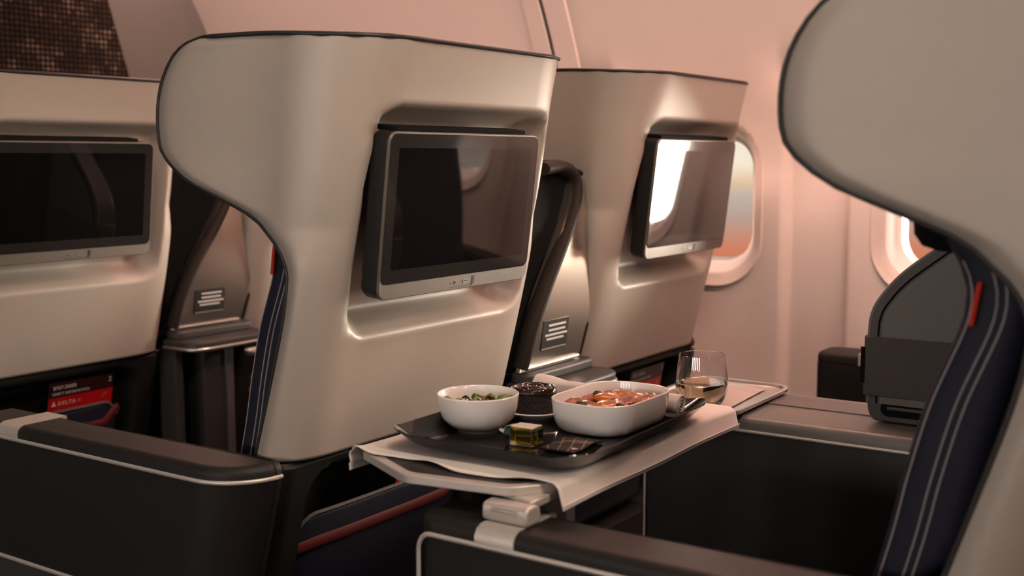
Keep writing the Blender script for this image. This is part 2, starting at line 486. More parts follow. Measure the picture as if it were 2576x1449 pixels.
# opposite sidewall across the aisle with its daylit windows
wl = struct(obj('wall_left', box(-2.14, -2.1, Y_AFT, Y_FWD, 0, 1.62), 'wall_plastic'))
mat('daylit_pane', (0.8, 0.8, 0.8), 0.5, emit=((1.0, 0.91, 0.84), 14.0))
lw_me = [mesh(*loft([[(0, a, b) for a, b in rrect(0, 0, 0.15, 0.20, 0.11)], [(0.012, a, b) for a, b in rrect(0, 0, 0.145, 0.195, 0.105)]]), 40),
         mesh(*loft([[(0.013, a, b) for a, b in rrect(0, 0, 0.115, 0.16, 0.08)], [(0.016, a, b) for a, b in rrect(0, 0, 0.115, 0.16, 0.08)]]), 40)]
lw_me[0].materials.append(MATS['wall_reveal']); lw_me[1].materials.append(MATS['daylit_pane'])
for k in range(5):
    w = struct(empty('window_%d' % (k + 11), (-2.1, -0.02 + PITCH_W * k, 1.0)))
    for a, nme in zip(lw_me, ('window_frame', 'pane')):
        q = bpy.data.objects.new(nme, a); COL.objects.link(q); q.parent = w

# forward bulkhead with the dotted map panel
bk = struct(obj('wall_front', box(-2.1, 2.75, Y_FWD, Y_FWD + 0.03, 0, 2.16), 'grey_wall'))
t = tag(obj('map_panel', mesh(*loft([[(x, y_, z) for x, z in ((0.9, 0.75), (2.374, 0.75), (2.121, 1.60), (2.030, 1.92), (0.9, 1.92))] for y_ in (Y_FWD - 0.0005, Y_FWD - 0.006)]), 20), 'dot_print'),
        'dark wall panel printed with bronze dots on the forward bulkhead', 'wall panel')

# ------------------------------------------------------------------ seat
XC, Y0 = 1.40, 1.10                # aisle seat of the middle row
PITCH_ROW, PITCH_SEAT = 0.966, 0.798
HW, SX = 0.285, 0.022
def yb(z): return -0.025 - 0.24 * (z - 1.0)     # back plane, local
EDGE = [(0.640, 0.141), (0.657, 0.135), (0.831, 0.080), (0.9056, 0.064), (0.934, 0.066), (0.9606, 0.081), (0.9775, 0.098), (1.0022, 0.127), (1.0287, 0.185),
        (1.055, 0.247), (1.084, 0.287), (1.108, 0.301), (1.151, 0.303), (1.1886, 0.294), (1.219, 0.276), (1.2357, 0.259), (1.248, 0.236), (1.2555, 0.205)]
Z_BOT, Z_TOP = 0.648, 1.2555
_ec = catmull([(y, z, 0) for z, y in EDGE], 10)
EDGE_F = sorted((p.y, p.x) for p in _ec)
def yf(z): return interp(EDGE_F, z)

def section(z, n_back=46, n_corner=12, n_side=26):
    """plan section, from the middle of the back to the front edge on the +x side"""
    b = yb(z); f = yf(z); dep = f - b
    top = sstep(1.0, Z_TOP, z)
    ry = min(0.10 + 0.03 * top, dep * 0.78); rx = 0.090 + 0.035 * top
    hw = HW
    P = []
    for i in range(n_back):
        P.append(((hw - rx) * i / n_back, b))
    for i in range(n_corner):
        a = math.pi / 2 * i / n_corner
        e = 0.88
        P.append((hw - rx + rx * math.sin(a) ** e, b + ry - ry * math.cos(a) ** e))
    y_s = b + ry
    for i in range(n_side + 1):
        y = y_s + (f - y_s) * i / n_side
        d = f - y
        curl = 0.010 * max(0.0, 1 - d / 0.035) ** 2
        flare = 0.020 * sstep(0.0, 1.0, (y - y_s) / max(0.20, f - y_s))
        P.append((hw + flare - curl, y))
    return P

REC = (0.032, 0.990, 0.221, 0.166, 0.045)        # recess centre x, z, half sizes, corner radius
def recess(x, z):
    cx_, cz_, hx, hz, r = REC
    dx = abs(x - cx_) - (hx - r); dz = abs(z - cz_) - (hz - r)
    sd = math.hypot(max(dx, 0), max(dz, 0)) + min(max(dx, dz), 0) - r      # < 0 inside
    w = 0.024
    if z < cz_: w = 0.024 + 0.022 * sstep(0.05, 0.15, cz_ - z)     # the lower side is a longer ramp
    t = max(0.0, min(1.0, (0.004 - sd) / (w + 0.004)))
    return 0.048 * math.sin(math.pi / 2 * t) ** 1.35

# height levels: finer where the outline curves
zl = []
z = Z_BOT
while z < Z_TOP - 0.0004:
    zl.append(z)
    z += 0.0050 if z < 1.235 else 0.0022
zl.append(Z_TOP)
rows = []
for z in zl:
    half = section(z)
    full = [(SX - x, y) for x, y in half[::-1]] + [(SX + x, y) for x, y in half[1:]]
    row = []
    for x, y in full:
        d = recess(x, z) if y < yb(z) + 0.05 else 0.0
        # soft top roll: shell leans in a little just below the top edge
        row.append((x, y + d, z - 0.008 * (1 - sstep(0.02, 0.20, y - yb(z))) * sstep(1.15, Z_TOP, z)))
    rows.append(row)
nc = len(rows[0])
V = [p for r_ in rows for p in r_]
Fc = [(k * nc + i, k * nc + i + 1, (k + 1) * nc + i + 1, (k + 1) * nc + i) for k in range(len(rows) - 1) for i in range(nc - 1)]
shell_me = bpy.data.meshes.new('back_shell'); shell_me.from_pydata(V, [], Fc); shell_me.shade_smooth(); shell_me.update()
# boundary for the dark edge trim: up the left front edge, over the top, down the right front edge
bound = [r_[0] for r_ in rows[::3]] + [rows[-1][i] for i in range(2, nc - 2, 3)] + [r_[-1] for r_ in rows[::-3]]

seat = empty('airliner_seat', (XC, Y0, 0))
sh = obj('back_shell', shell_me, ['taupe_shell', 'shell_inner'], seat)
so = sh.modifiers.new('thick', 'SOLIDIFY'); so.thickness = 0.008; so.offset = -1 ; so.material_offset = 1; so.material_offset_rim = 1
obj('edge_trim', tube(bound, 0.0035, 8), 'dark_trim', seat, 'thin dark edging around the shell')

# lower base with pocket recess
def base_recess(x, z):
    hx, hz, r, cz_ = 0.225, 0.19, 0.05, 0.435
    dx = abs(x - SX) - (hx - r); dz = abs(z - cz_) - (hz - r)
    sd = math.hypot(max(dx, 0), max(dz, 0)) + min(max(dx, dz), 0) - r
    return 0.070 * sstep(0.0, -0.012, sd)
zb = [0.0 + 0.645 * i / 86 for i in range(87)]
rows2 = []
for z in zb:
    b = yb(max(z, 0.30)) + (0.02 if z > 0.640 else 0.012); P = []
    half = [((HW - 0.028) * i / 50, b) for i in range(50)]
    for i in range(9):
        a = math.pi / 2 * i / 8
        half.append((HW - 0.028 + 0.028 * math.sin(a), b + 0.028 - 0.028 * math.cos(a)))
    half.append((HW, b + 0.07))
    full = [(SX - x, y) for x, y in half[::-1]] + [(SX + x, y) for x, y in half[1:]]
    rows2.append([(x, y + (base_recess(x, z) if y < b + 0.002 else 0), z) for x, y in full])
nc2 = len(rows2[0])
V = [p for r_ in rows2 for p in r_]
Fc = [(k * nc2 + i, k * nc2 + i + 1, (k + 1) * nc2 + i + 1, (k + 1) * nc2 + i) for k in range(len(rows2) - 1) for i in range(nc2 - 1)]
Fc.append(tuple((len(rows2) - 1) * nc2 + i for i in range(nc2)))
base = obj('seat_base', mesh(V, Fc, 40), 'black_plastic', seat)
# literature pocket with a red strap
def yp(z): return yb(max(z, 0.30)) + 0.012 + 0.004
pk_rows = []
for j in range(25):
    v = j / 24; z = 0.28 + 0.266 * v
    rw = []
    for i in range(41):
        u = -1 + 2 * i / 40
        zz = z - 0.10 * max(0, abs(u) - 0.80) ** 2 / 0.04 * 0.35 * v
        bulge = 0.016 * (1 - u ** 4) * (0.4 + 0.6 * math.sin(math.pi * min(1, v * 0.9 + 0.05)))
        rw.append((0.207 * u, yp(zz) - bulge + 0.012, zz))
    pk_rows.append(rw)
Vp, Fp = loft(pk_rows, closed=False, cap0=False, cap1=False)
pk = obj('literature_pocket', mesh(Vp, Fp, 60), 'navy_fabric', seat)
sm = pk.modifiers.new('thick', 'SOLIDIFY'); sm.thickness = 0.004; sm.offset = 1
obj('piping', tube([Vector(p) + Vector((0, -0.002, 0.001)) for p in pk_rows[-1]], 0.003, 6), 'grey_plastic', pk)
st = []
for i in range(41):
    u = -1 + 2 * i / 40
    z = 0.500 + 0.030 * sstep(0.80, 1.0, u) - 0.004 * sstep(-0.7, -1.0, u)
    v = (z - 0.28) / 0.266
    bulge = 0.016 * (1 - u ** 4) * (0.4 + 0.6 * math.sin(math.pi * min(1, v * 0.9 + 0.05)))
    st.append((0.208 * u, yp(z) - bulge + 0.012 - 0.004, z))
obj('strap', tube(st, 0, 8, flat=(0.0085, 0.0020)), 'red_fabric', pk, 'dark red elastic strap')

# cushions: navy backrest with bolster, headrest, seat pad
_cc = sorted((p.y, p.x) for p in catmull([(y, z, 0) for z, y in ((0.36, 0.228), (0.50, 0.184), (0.648, 0.137), (0.76, 0.102), (0.831, 0.080), (0.88, 0.067), (0.92, 0.064), (0.955, 0.077), (0.98, 0.098), (1.01, 0.13))], 8))
def yc(z): return interp(_cc, z)                # follows the shell edge below the wing
_cp = sorted((p.y, p.x) for p in catmull([(y, z, 0) for z, y in ((0.36, 0.070), (0.648, 0.076), (0.76, 0.085), (0.84, 0.088), (0.90, 0.078), (0.95, 0.058), (1.01, 0.030))], 8))
def yfront(z): return yc(z) + interp(_cp, z)
cush_l = []
prof = []
for i in range(25):
    z = 0.40 + 0.60 * i / 24
    f = yfront(z)
    b = yb(z) + 0.075 if z > 0.66 else yc(z) + 0.02
    prof.append((z, b, f))
loops = []
for z, b, f in prof:
    q = rrect(0, (b + f) / 2, 0.222, (f - b) / 2, min(0.022, (f - b) * 0.4), 5)
    loops.append([(x, y, z) for x, y in q])
bc = obj('backrest_cushion', mesh(*loft(loops), 45), 'navy_leather', seat)
for side in (-1, 1):
    for off in (0.009, 0.033, 0.042):
        path = [(side * (0.2225 if off > 0.02 else 0.2182), yfront(z) - off, z) for z in [0.42 + 0.56 * i / 40 for i in range(41)]]
        obj('stitch_seam', tube(path, 0.0011, 5), 'stitch_thread', bc)
tg = [(-0.2265, y, z) for y, z in ((0.121, 0.917), (0.119, 0.930), (0.117, 0.945), (0.114, 0.960))]
obj('fabric_tag', tube(tg, 0, 8, flat=(0.0035, 0.0028)), 'red_tag', bc, 'small red fabric tag')
hd = [[(x, y, z) for x, y in rrect(0, yc_, hx, hy, min(hy * 0.9, 0.05), 6)] for z, yc_, hx, hy in
      ((0.984, 0.140, 0.150, 0.020), (0.985, 0.142, 0.185, 0.032), (0.990, 0.143, 0.200, 0.044), (1.002, 0.143, 0.208, 0.052), (1.03, 0.135, 0.212, 0.062), (1.08, 0.115, 0.214, 0.070), (1.14, 0.095, 0.214, 0.065), (1.18, 0.080, 0.208, 0.050), (1.195, 0.072, 0.19, 0.025))]
obj('headrest', mesh(*loft(hd), 60), 'soft_black', seat)
cu = rrect(0, 0.46, 0.213, 0.25, 0.05, 6)
obj('seat_cushion', prism(cu, 0.30, 0.41), 'seat_fabric', seat, bevel=0.03, segs=4)

# monitor
MW, MH0, MH1 = 0.1875, -0.117, 0.121          # half width, bottom, top in the monitor plane (local x, z)
mcz, mhz = (MH0 + MH1) / 2, (MH1 - MH0) / 2
def mrr(hx, z0, z1, r, y): return [(x, y, z) for x, z in rrect(0.0, (z0 + z1) / 2, hx, (z1 - z0) / 2, r, 6)]
mon = obj('monitor', mesh(*loft([mrr(MW - 0.012, MH0 + 0.012, MH1 - 0.012, 0.012, 0.040), mrr(MW - 0.002, MH0 + 0.002, MH1 - 0.002, 0.016, 0.034), mrr(MW, MH0, MH1, 0.016, 0.028), mrr(MW, MH0, MH1, 0.016, 0.004)]), 30), 'black_plastic', seat, 'seat-back monitor')
mon.location = (0.0, -0.059, 1.0); mon.rotation_euler = (math.atan(0.12), 0, 0)
obj('bezel', mesh(*loft([mrr(MW, MH0, MH1, 0.016, 0.004), mrr(MW, MH0, MH1, 0.016, 0.0012), mrr(MW - 0.0012, MH0 + 0.0012, MH1 - 0.0012, 0.015, 0.0)]), 30), 'bronze_bezel', mon, 'bronze grey frame and lower chin')
GZ0 = MH0 + 0.0225
g = obj('screen_glass', mesh(*loft([mrr(MW - 0.0028, GZ0, MH1 - 0.0028, 0.013, 0.0005), mrr(MW - 0.0028, GZ0, MH1 - 0.0028, 0.013, -0.0012)]), 30), 'monitor_border', mon)
obj('display', mesh(*loft([mrr(MW - 0.0215, GZ0 + 0.020, MH1 - 0.0225, 0.001, -0.0010), mrr(MW - 0.0215, GZ0 + 0.020, MH1 - 0.0225, 0.001, -0.00135)]), 30), 'monitor_glass', mon, 'switched-off black display area')
zc_ = MH0 + 0.0115
def disc(cx_, cz_, rx, rz, y0, y1, k=16): return loft([[(cx_ + rx * math.cos(2 * math.pi * i / k), y, cz_ + rz * math.sin(2 * math.pi * i / k)) for i in range(k)] for y in (y0, y1)])
obj('sensor_hole', mesh(*disc(-0.0215, zc_ - 0.0005, 0.0011, 0.0011, 0.0, -0.0003), 30), 'rubber', mon)
jk = obj('headphone_jack', mesh(*disc(-0.0085, zc_, 0.0030, 0.0030, 0.0, -0.0008), 30), 'satin_silver', mon)
obj('jack_hole', mesh(*disc(-0.0085, zc_, 0.0018, 0.0018, 0.0, -0.0010), 30), 'rubber', mon)
ub = obj('usb_port', mesh(*loft([[(x, y, z) for x, z in rrect(0.017, zc_, 0.0062, 0.0026, 0.001, 3)] for y in (0, -0.0007)]), 30), 'satin_silver', mon)
obj('port_slot', mesh(*loft([[(x, y, z) for x, z in rrect(0.0175, zc_ + 0.0005, 0.0046, 0.0012, 0.0005, 3)] for y in (0, -0.0009)]), 30), 'rubber', mon)
cres = [(0.0335, 0.0068), (0.0385, 0.0072), (0.0400, 0.0045), (0.0400, -0.001), (0.0385, -0.0055), (0.0355, -0.0078), (0.0310, -0.0078), (0.0335, -0.0045), (0.0345, 0.0005)]
obj('remote_slot', mesh(*loft([[(x, y, zc_ + z) for x, z in cres] for y in (0, -0.0006)]), 30), 'rubber', mon, 'crescent-shaped black finger slot')
obj('port_hatch', mesh(*loft([[(x, y, z) for x, z in rrect(0.005, zc_ - 0.0075, 0.028, 0.0003, 0.0002, 2)] for y in (0, -0.0004)]), 30), 'black_plastic', mon)
obj('hinge_bar', box(-0.170, 0.150, 0.003, 0.040, MH1 - 0.001, MH1 + 0.007), 'soft_black', mon, bevel=0.002)
obj('mount_arm', box(-0.08, 0.08, 0.035, 0.075, -0.06, 0.08), 'black_plastic', mon, bevel=0.006)

# armrest (outer side -x for the aisle seat, mirrored for the window seat)
AX0, AX1, AY0, AY1, AZ = -0.355, -0.264, 0.066, 0.728, 0.657
BR0, BR1 = 0.578, 0.632
def arm(parent, sgn, first=None):
    def ol(e=0.0, y0=AY0, y1=AY1):
        r = [0.016, 0.035, 0.085, 0.016]
        p = rrect((AX0 + AX1) / 2, (y0 + y1) / 2, (AX1 - AX0) / 2 + e, (y1 - y0) / 2 + e, [max(0.001, q + e) for q in r], 8)
        return [(sgn * x, y) for x, y in p]
    a = obj('armrest', mesh(*loft([[(x, y, 0.437) for x, y in ol(0, AY0 + 0.055)], [(x, y, 0.632) for x, y in ol()]]), 30), 'charcoal_black', parent, 'charcoal armrest')
    obj('lower_panel', mesh(*loft([[(x, y, 0.10) for x, y in ol(-0.012, AY0 + 0.15)], [(x, y, 0.427) for x, y in ol(-0.012, AY0 + 0.058)]]), 30), 'charcoal_plastic', a)
    obj('pad', roundtop(lambda e: ol(-0.001 - e), 0.634, AZ, 0.0135), 'dark_leather', a, 'dark leather top pad')
    # metal strip along the outer top edge, turning down at the front end
    zt = 0.6355
    X = lambda x: sgn * x
    path = [(X(-0.285), AY0 + 0.002, zt)]
    for i in range(13):
        t = math.pi / 2 * i / 12
        path.append((X(AX0 + 0.085 - 0.0855 * math.sin(t)), AY0 + 0.085 - 0.0855 * math.cos(t), zt))
    path += [(X(AX0 - 0.001), y, zt) for y in (0.2, 0.35, 0.5, 0.6, 0.64)]
    path += [(X(AX0 - 0.001), AY1 - 0.030 + 0.018 * math.sin(t), zt - 0.022 + 0.022 * math.cos(t)) for t in [math.pi / 2 * i / 8 for i in range(9)]]
    path += [(X(AX0 - 0.001), AY1 - 0.012, z) for z in (0.55, 0.50, 0.44)]
    obj('metal_strip', tube(path, 0, 8, flat=(0.0032, 0.0022)), 'champagne_metal', a, 'thin champagne metal strip')
    path = [(X(AX0 + 0.001), y, 0.432) for y in (0.12, 0.3, 0.5, 0.70)]
    obj('lower_strip', tube(path, 0, 8, flat=(0.0040, 0.0024)), 'champagne_metal', a)
    # metal table bracket wrapped over the pad
    o2 = [(X(AX0 - 0.0015), 0.638), (X(AX0 - 0.0015), AZ - 0.011), (X(AX0 + 0.003), AZ - 0.003), (X(AX0 + 0.012), AZ + 0.0012), (X(AX1 + 0.001), AZ + 0.0012), (X(AX1 + 0.001), 0.632)]
    bx = obj('table_bracket', mesh(*loft([[(x, y, z) for x, z in o2] for y in (BR0, BR1)]), 30), 'champagne_metal', a, 'champagne metal bracket')
    obj('bracket_groove', box(min(X(-0.315), X(-0.285)), max(X(-0.315), X(-0.285)), BR0 + 0.030, BR0 + 0.0315, AZ + 0.001, AZ + 0.0016), 'satin_silver', a)
    return a
mat('charcoal_black', (0.014, 0.012, 0.011), 0.40, 0, 0.12, 300, 0.2, 900)
arm_l = arm(seat, -1 * -1)     # outer side on -x

# ------------------------------------------------------------------ centre console between the two seats
XK = 1.82
con = empty('centre_console', (XK, Y0, 0))
def kx(x): return x - XK
# aft panel outline (x, z) and its dark rim
PAN = [(1.722, 0.690), (1.735, 0.760), (1.765, 0.835), (1.825, 0.925), (1.865, 0.990), (1.885, 1.035), (1.905, 1.052), (1.932, 1.045), (1.955, 1.010), (1.968, 0.940), (1.968, 0.860), (1.950, 0.780), (1.930, 0.690)]
pan = [(p.x, p.y) for p in catmull([(x, z, 0) for x, z in PAN[1:-1]], 6)]
pan = [PAN[0]] + pan + [PAN[-1]]
def ypan(z): return 0.0375 + 0.45 * (z - 0.90) ** 2
cxm, czm = 1.86, 0.86
def grow(e): return [(cxm + (x - cxm) * (1 + e), czm + (z - czm) * (1 + e * 0.8)) for x, z in pan]
obj('rear_panel', mesh(*loft([[(kx(x), ypan(z) + dy, z) for x, z in grow(e)] for e, dy in ((0.0, 0.02), (0.0, 0.003), (-0.015, 0.0))]), 30), 'panel_metal', con, 'brushed bronze metal panel facing aft')
COWL = [(1.713, 0.690), (1.713, 1.020), (1.726, 1.058), (1.760, 1.076), (1.860, 1.080), (1.918, 1.066), (1.955, 1.030), (1.976, 0.970), (1.980, 0.870), (1.962, 0.780), (1.942, 0.690)]
cw = [COWL[0]] + [(p.x, p.y) for p in catmull([(x, z, 0) for x, z in COWL[1:-1]], 5)] + [COWL[-1]]
obj('cowl', mesh(*loft([[(kx(x), ypan(z) + dy, z) for x, z in cw] for dy in (0.16, 0.012)]), 40), 'soft_black', con, 'black cowl behind the panel', bevel=0.006)
bnd = catmull([(1.800, 1.064, 0), (1.860, 1.068, 0), (1.897, 1.055, 0), (1.908, 1.028, 0), (1.893, 0.988, 0), (1.850, 0.925, 0), (1.795, 0.850, 0), (1.752, 0.770, 0), (1.735, 0.700, 0)], 6)
obj('panel_rim', tube([(kx(p.x) - 0.010, ypan(p.y) + 0.004, p.y) for p in bnd], 0, 10, flat=(0.013, 0.020)), 'brown_plastic', con, 'dark brown rounded rim sweeping down the panel')
rgt = catmull([(1.905, 1.062, 0), (1.938, 1.050, 0), (1.962, 1.012, 0), (1.975, 0.940, 0), (1.976, 0.860, 0), (1.958, 0.780, 0), (1.938, 0.695, 0)], 6)
obj('panel_edge', tube([(kx(p.x) + 0.004, ypan(p.y) + 0.006, p.y) for p in rgt], 0.004, 8), 'brown_plastic', con)
obj('foot_strip', tube([(kx(1.722), ypan(0.70) - 0.003, 0.712), (kx(1.724), ypan(0.70) - 0.003, 0.703), (kx(1.732), ypan(0.70) - 0.004, 0.698)] + [(kx(x), ypan(0.698) - 0.004, 0.698) for x in (1.78, 1.84, 1.90, 1.918)], 0.0035, 8), 'satin_silver', con)
pl = obj('placard', mesh(*loft([[(kx(1.827) + x, ypan(0.753 + z) + dy, 0.753 + z) for x, z in rrect(0, 0, 0.045, 0.028, 0.002, 2)] for dy in (-0.0002, -0.0012)]), 30), 'black_plastic', con, 'small dark placard with rows of pale print')
for k, (z, a, b_) in enumerate(((0.018, -0.026, 0.034), (0.0085, -0.026, 0.033), (-0.0005, -0.036, 0.041), (-0.0085, -0.030, 0.030))):
    xx = a
    Vt, Ft = [], []
    rr_ = random.Random(k)
    while xx < b_:
        w_ = rr_.uniform(0.002, 0.005)
        y_ = ypan(0.753 + z) - 0.0013
        Vt2, Ft2 = loft([[(kx(1.827) + xx, y_ + d, 0.753 + z - 0.0019), (kx(1.827) + min(xx + w_, b_), y_ + d, 0.753 + z - 0.0019), (kx(1.827) + min(xx + w_, b_), y_ + d, 0.753 + z + 0.0019), (kx(1.827) + xx, y_ + d, 0.753 + z + 0.0019)] for d in (0, -0.0003)])
        Vt, Ft = join((Vt, Ft), (Vt2, Ft2)); xx += w_ + 0.0008
    obj('print_row', mesh(Vt, Ft, 0), 'print_white', pl)
obj('print_underline', box(kx(1.827) - 0.043, kx(1.827) + 0.043, ypan(0.725) - 0.0016, ypan(0.725) - 0.0008, 0.7255, 0.7285), 'satin_silver', pl)
# ledge below the panel with a bright nosing
led = smoothpoly([(kx(1.712), 0.085), (kx(1.712), -0.035), (kx(1.958), -0.030), (kx(1.958), 0.085)], [0.01, 0.07, 0.06, 0.01], 8)
obj('ledge', prism(led, 0.652, 0.672), 'charcoal_plastic', con, bevel=0.006)
ne = smoothpoly([(kx(1.712), 0.08), (kx(1.712), -0.035), (kx(1.958), -0.030), (kx(1.958), 0.08)], [0.001, 0.07, 0.06, 0.001], 8)
obj('ledge_nosing', tube([(x, y, 0.653) for x, y in ne if y < 0.079], 0, 8, flat=(0.0045, 0.003)), 'satin_silver', con, 'bright metal nosing of the ledge')
obj('ledge_upstand', prism(smoothpoly([(kx(1.716), 0.08), (kx(1.716), 0.030), (kx(1.950), 0.030), (kx(1.950), 0.08)], 0.02, 5), 0.670, 0.692), 'charcoal_plastic', con, bevel=0.006)
obj('rear_body', box(kx(1.752), kx(1.930), 0.10, 0.22, 0.0, 0.655), 'soft_black', con)
obj('post', prism(smoothpoly([(kx(1.800), 0.045), (kx(1.865), 0.045), (kx(1.865), 0.11), (kx(1.800), 0.11)], 0.006, 3), 0.36, 0.650), 'charcoal_plastic', con)
obj('post', prism(smoothpoly([(kx(1.866), 0.038), (kx(1.888), 0.038), (kx(1.888), 0.11), (kx(1.866), 0.11)], 0.004, 3), 0.30, 0.650), 'grey_plastic', con)
obj('post', prism(smoothpoly([(kx(1.722), 0.05), (kx(1.745), 0.05), (kx(1.745), 0.11), (kx(1.722), 0.11)], 0.004, 3), 0.30, 0.650), 'charcoal_plastic', con)
# forward arm of the console with pad, strips
KX0, KX1, KY0, KY1 = 1.745, 1.982, 0.20, 0.788
def kol(e=0.0): return rrect(kx((KX0 + KX1) / 2), (KY0 + KY1) / 2, (KX1 - KX0) / 2 + e, (KY1 - KY0) / 2 + e, 0.02 + e, 6)
obj('console_body', prism(kol(), 0.0, 0.632), 'charcoal_black', con)
obj('console_top', roundtop(lambda e: kol(-0.001 - e), 0.634, 0.658, 0.014), 'grey_leather', con, 'grey leather console top')
obj('inlay_strip', prism(rrect(kx(1.905), (KY0 + KY1) / 2, 0.040, (KY1 - KY0) / 2 - 0.02, 0.004, 3), 0.654, 0.6605), 'grey_plastic', con, bevel=0.001)
path = [(kx(KX0) - 0.001, y, 0.6355) for y in (0.12, 0.3, 0.5, 0.7)] + [(kx(KX0) - 0.001, KY1 - 0.03 + 0.018 * math.sin(t), 0.6135 + 0.022 * math.cos(t)) for t in [math.pi / 2 * i / 8 for i in range(9)]] + [(kx(KX0) - 0.001, KY1 - 0.012, z) for z in (0.55, 0.50, 0.42)]
obj('console_strip', tube(path, 0, 8, flat=(0.0028, 0.0022)), 'champagne_metal', con, 'thin champagne metal strip')
# privacy wing standing on the console
PW = [(0.30, 0.662), (0.405, 0.662), (0.414, 0.672), (0.418, 0.70), (0.418, 0.80), (0.413, 0.838), (0.398, 0.866), (0.370, 0.899), (0.328, 0.934), (0.262, 0.985), (0.235, 0.99), (0.12, 0.99), (0.12, 0.662)]
pw = [(p.x, p.y) for p in catmull([(y, z, 0) for y, z in PW[1:9]], 6)]
pw = [PW[0]] + pw + PW[9:]
WX0, WX1 = kx(1.825), kx(1.875)
wing = obj('privacy_wing', prism_x(pw, WX0, WX1), 'charcoal_plastic', con, 'dark grey privacy wing with slanted top', bevel=0.007, segs=4)
def off_path(P, d):
    out = []
    for i in range(len(P)):
        a = Vector(P[max(0, i - 1)]); b = Vector(P[min(len(P) - 1, i + 1)]); t_ = (b - a).normalized()
        out.append((P[i][0] - t_.y * d, P[i][1] + t_.x * d))
    return out
front = catmull([(0.418, 0.690, 0), (0.418, 0.80, 0), (0.413, 0.838, 0), (0.398, 0.866, 0), (0.370, 0.899, 0), (0.328, 0.934, 0), (0.262, 0.985, 0)], 6)
front = [(p.x, p.y) for p in front]
obj('wing_seam', tube([(WX0 - 0.0006, y, z) for y, z in off_path(front, 0.015)], 0.0016, 6), 'soft_black', wing)
obj('wing_edge', tube([(WX0 + 0.003, y, z) for y, z in off_path(front, 0.0005)], 0.0035, 8), 'grey_plastic', wing, 'paler rounded front edge')
ins_ = [(y, z) for y, z in off_path(front, 0.020)] + [(0.13, 0.965), (0.13, 0.69)]
obj('wing_inset', mesh(*loft([[(x, y, z) for y, z in ins_] for x in (WX0 - 0.0015, WX0 + 0.003)]), 30), 'wing_leather', wing)
obj('fabric_band', mesh(*loft([[(x, y, z) for x, y in rrect((WX0 + WX1) / 2, 0.272, 0.029, 0.154, 0.010, 4)] for z in (0.702, 0.798)]), 30), 'woven_fabric', wing, 'dark woven fabric band', bevel=0.002)
obj('band_slot', tube([(WX0 - 0.001, 0.4262, z) for z in (0.722, 0.735, 0.765, 0.780)], 0, 6, flat=(0.0022, 0.0040)), 'soft_black', wing)
obj('grip_recess', mesh(*loft([[(x, y, z) for y, z in rrect(0.338, 0.683, 0.058, 0.0125, 0.012, 5)] for x in (WX0 - 0.0006, WX0 + 0.004)]), 30), 'soft_black', wing)
obj('grip_bar', tube([(WX0 - 0.002, 0.385, 0.684), (WX0 - 0.002, 0.29, 0.684)], 0, 8, flat=(0.0030, 0.0020)), 'charcoal_plastic', wing)

# ------------------------------------------------------------------ lay out three rows
def row_labels():
    return {
        ('mid', 0): 'taupe shell aisle seat in the middle, its whole black screen in view',
        ('mid', 1): 'taupe shell window seat right of the bronze panel, behind the wine glass',
        ('fwd', 0): 'taupe shell aisle seat at the left edge of the photo, farthest forward',
        ('fwd', 1): 'taupe shell window seat mostly hidden behind the middle aisle seat',
        ('aft', 0): 'large blurred taupe seat wing with navy cushion at the right edge',
        ('aft', 1): 'window seat behind the dark privacy wing, only its armrest showing',
    }
LB = row_labels()
GRP = 'taupe shell cabin seats'
tag(seat, LB[('mid', 0)], 'seat', GRP)
tag(con, 'centre console with bronze panel and placard between the two middle row seats', 'console', 'centre consoles')
seats = {('mid', 0): seat}
def clone_seat(key, dx, dy, mirrored):
    s = seat.copy(); COL.objects.link(s); s.location = (XC + dx, Y0 + dy, 0)
    for ch in list(seat.children):
        if mirrored and ch.name.startswith('armrest'): continue
        copy_tree(ch, s)
    if mirrored:
        src = seats.get('win_arm')
        if src is None: seats['win_arm'] = arm(s, -1)
        else: copy_tree(src, s)
    tag(s, LB[key], 'seat', GRP)
    seats[key] = s
    return s
clone_seat(('mid', 1), PITCH_SEAT, 0, True)
clone_seat(('fwd', 0), 0, PITCH_ROW, False)
clone_seat(('fwd', 1), PITCH_SEAT, PITCH_ROW, True)
clone_seat(('aft', 0), 0, -PITCH_ROW, False)
clone_seat(('aft', 1), PITCH_SEAT, -PITCH_ROW, True)
c2 = copy_tree(con, None, (XK, Y0 + PITCH_ROW, 0)); tag(c2, 'shadowed centre console with dark panel beside the far left seat', 'console', 'centre consoles')
c3 = copy_tree(con, None, (XK, Y0 - PITCH_ROW, 0)); tag(c3, 'grey topped centre console carrying the privacy wing and the small metal tray', 'console', 'centre consoles')

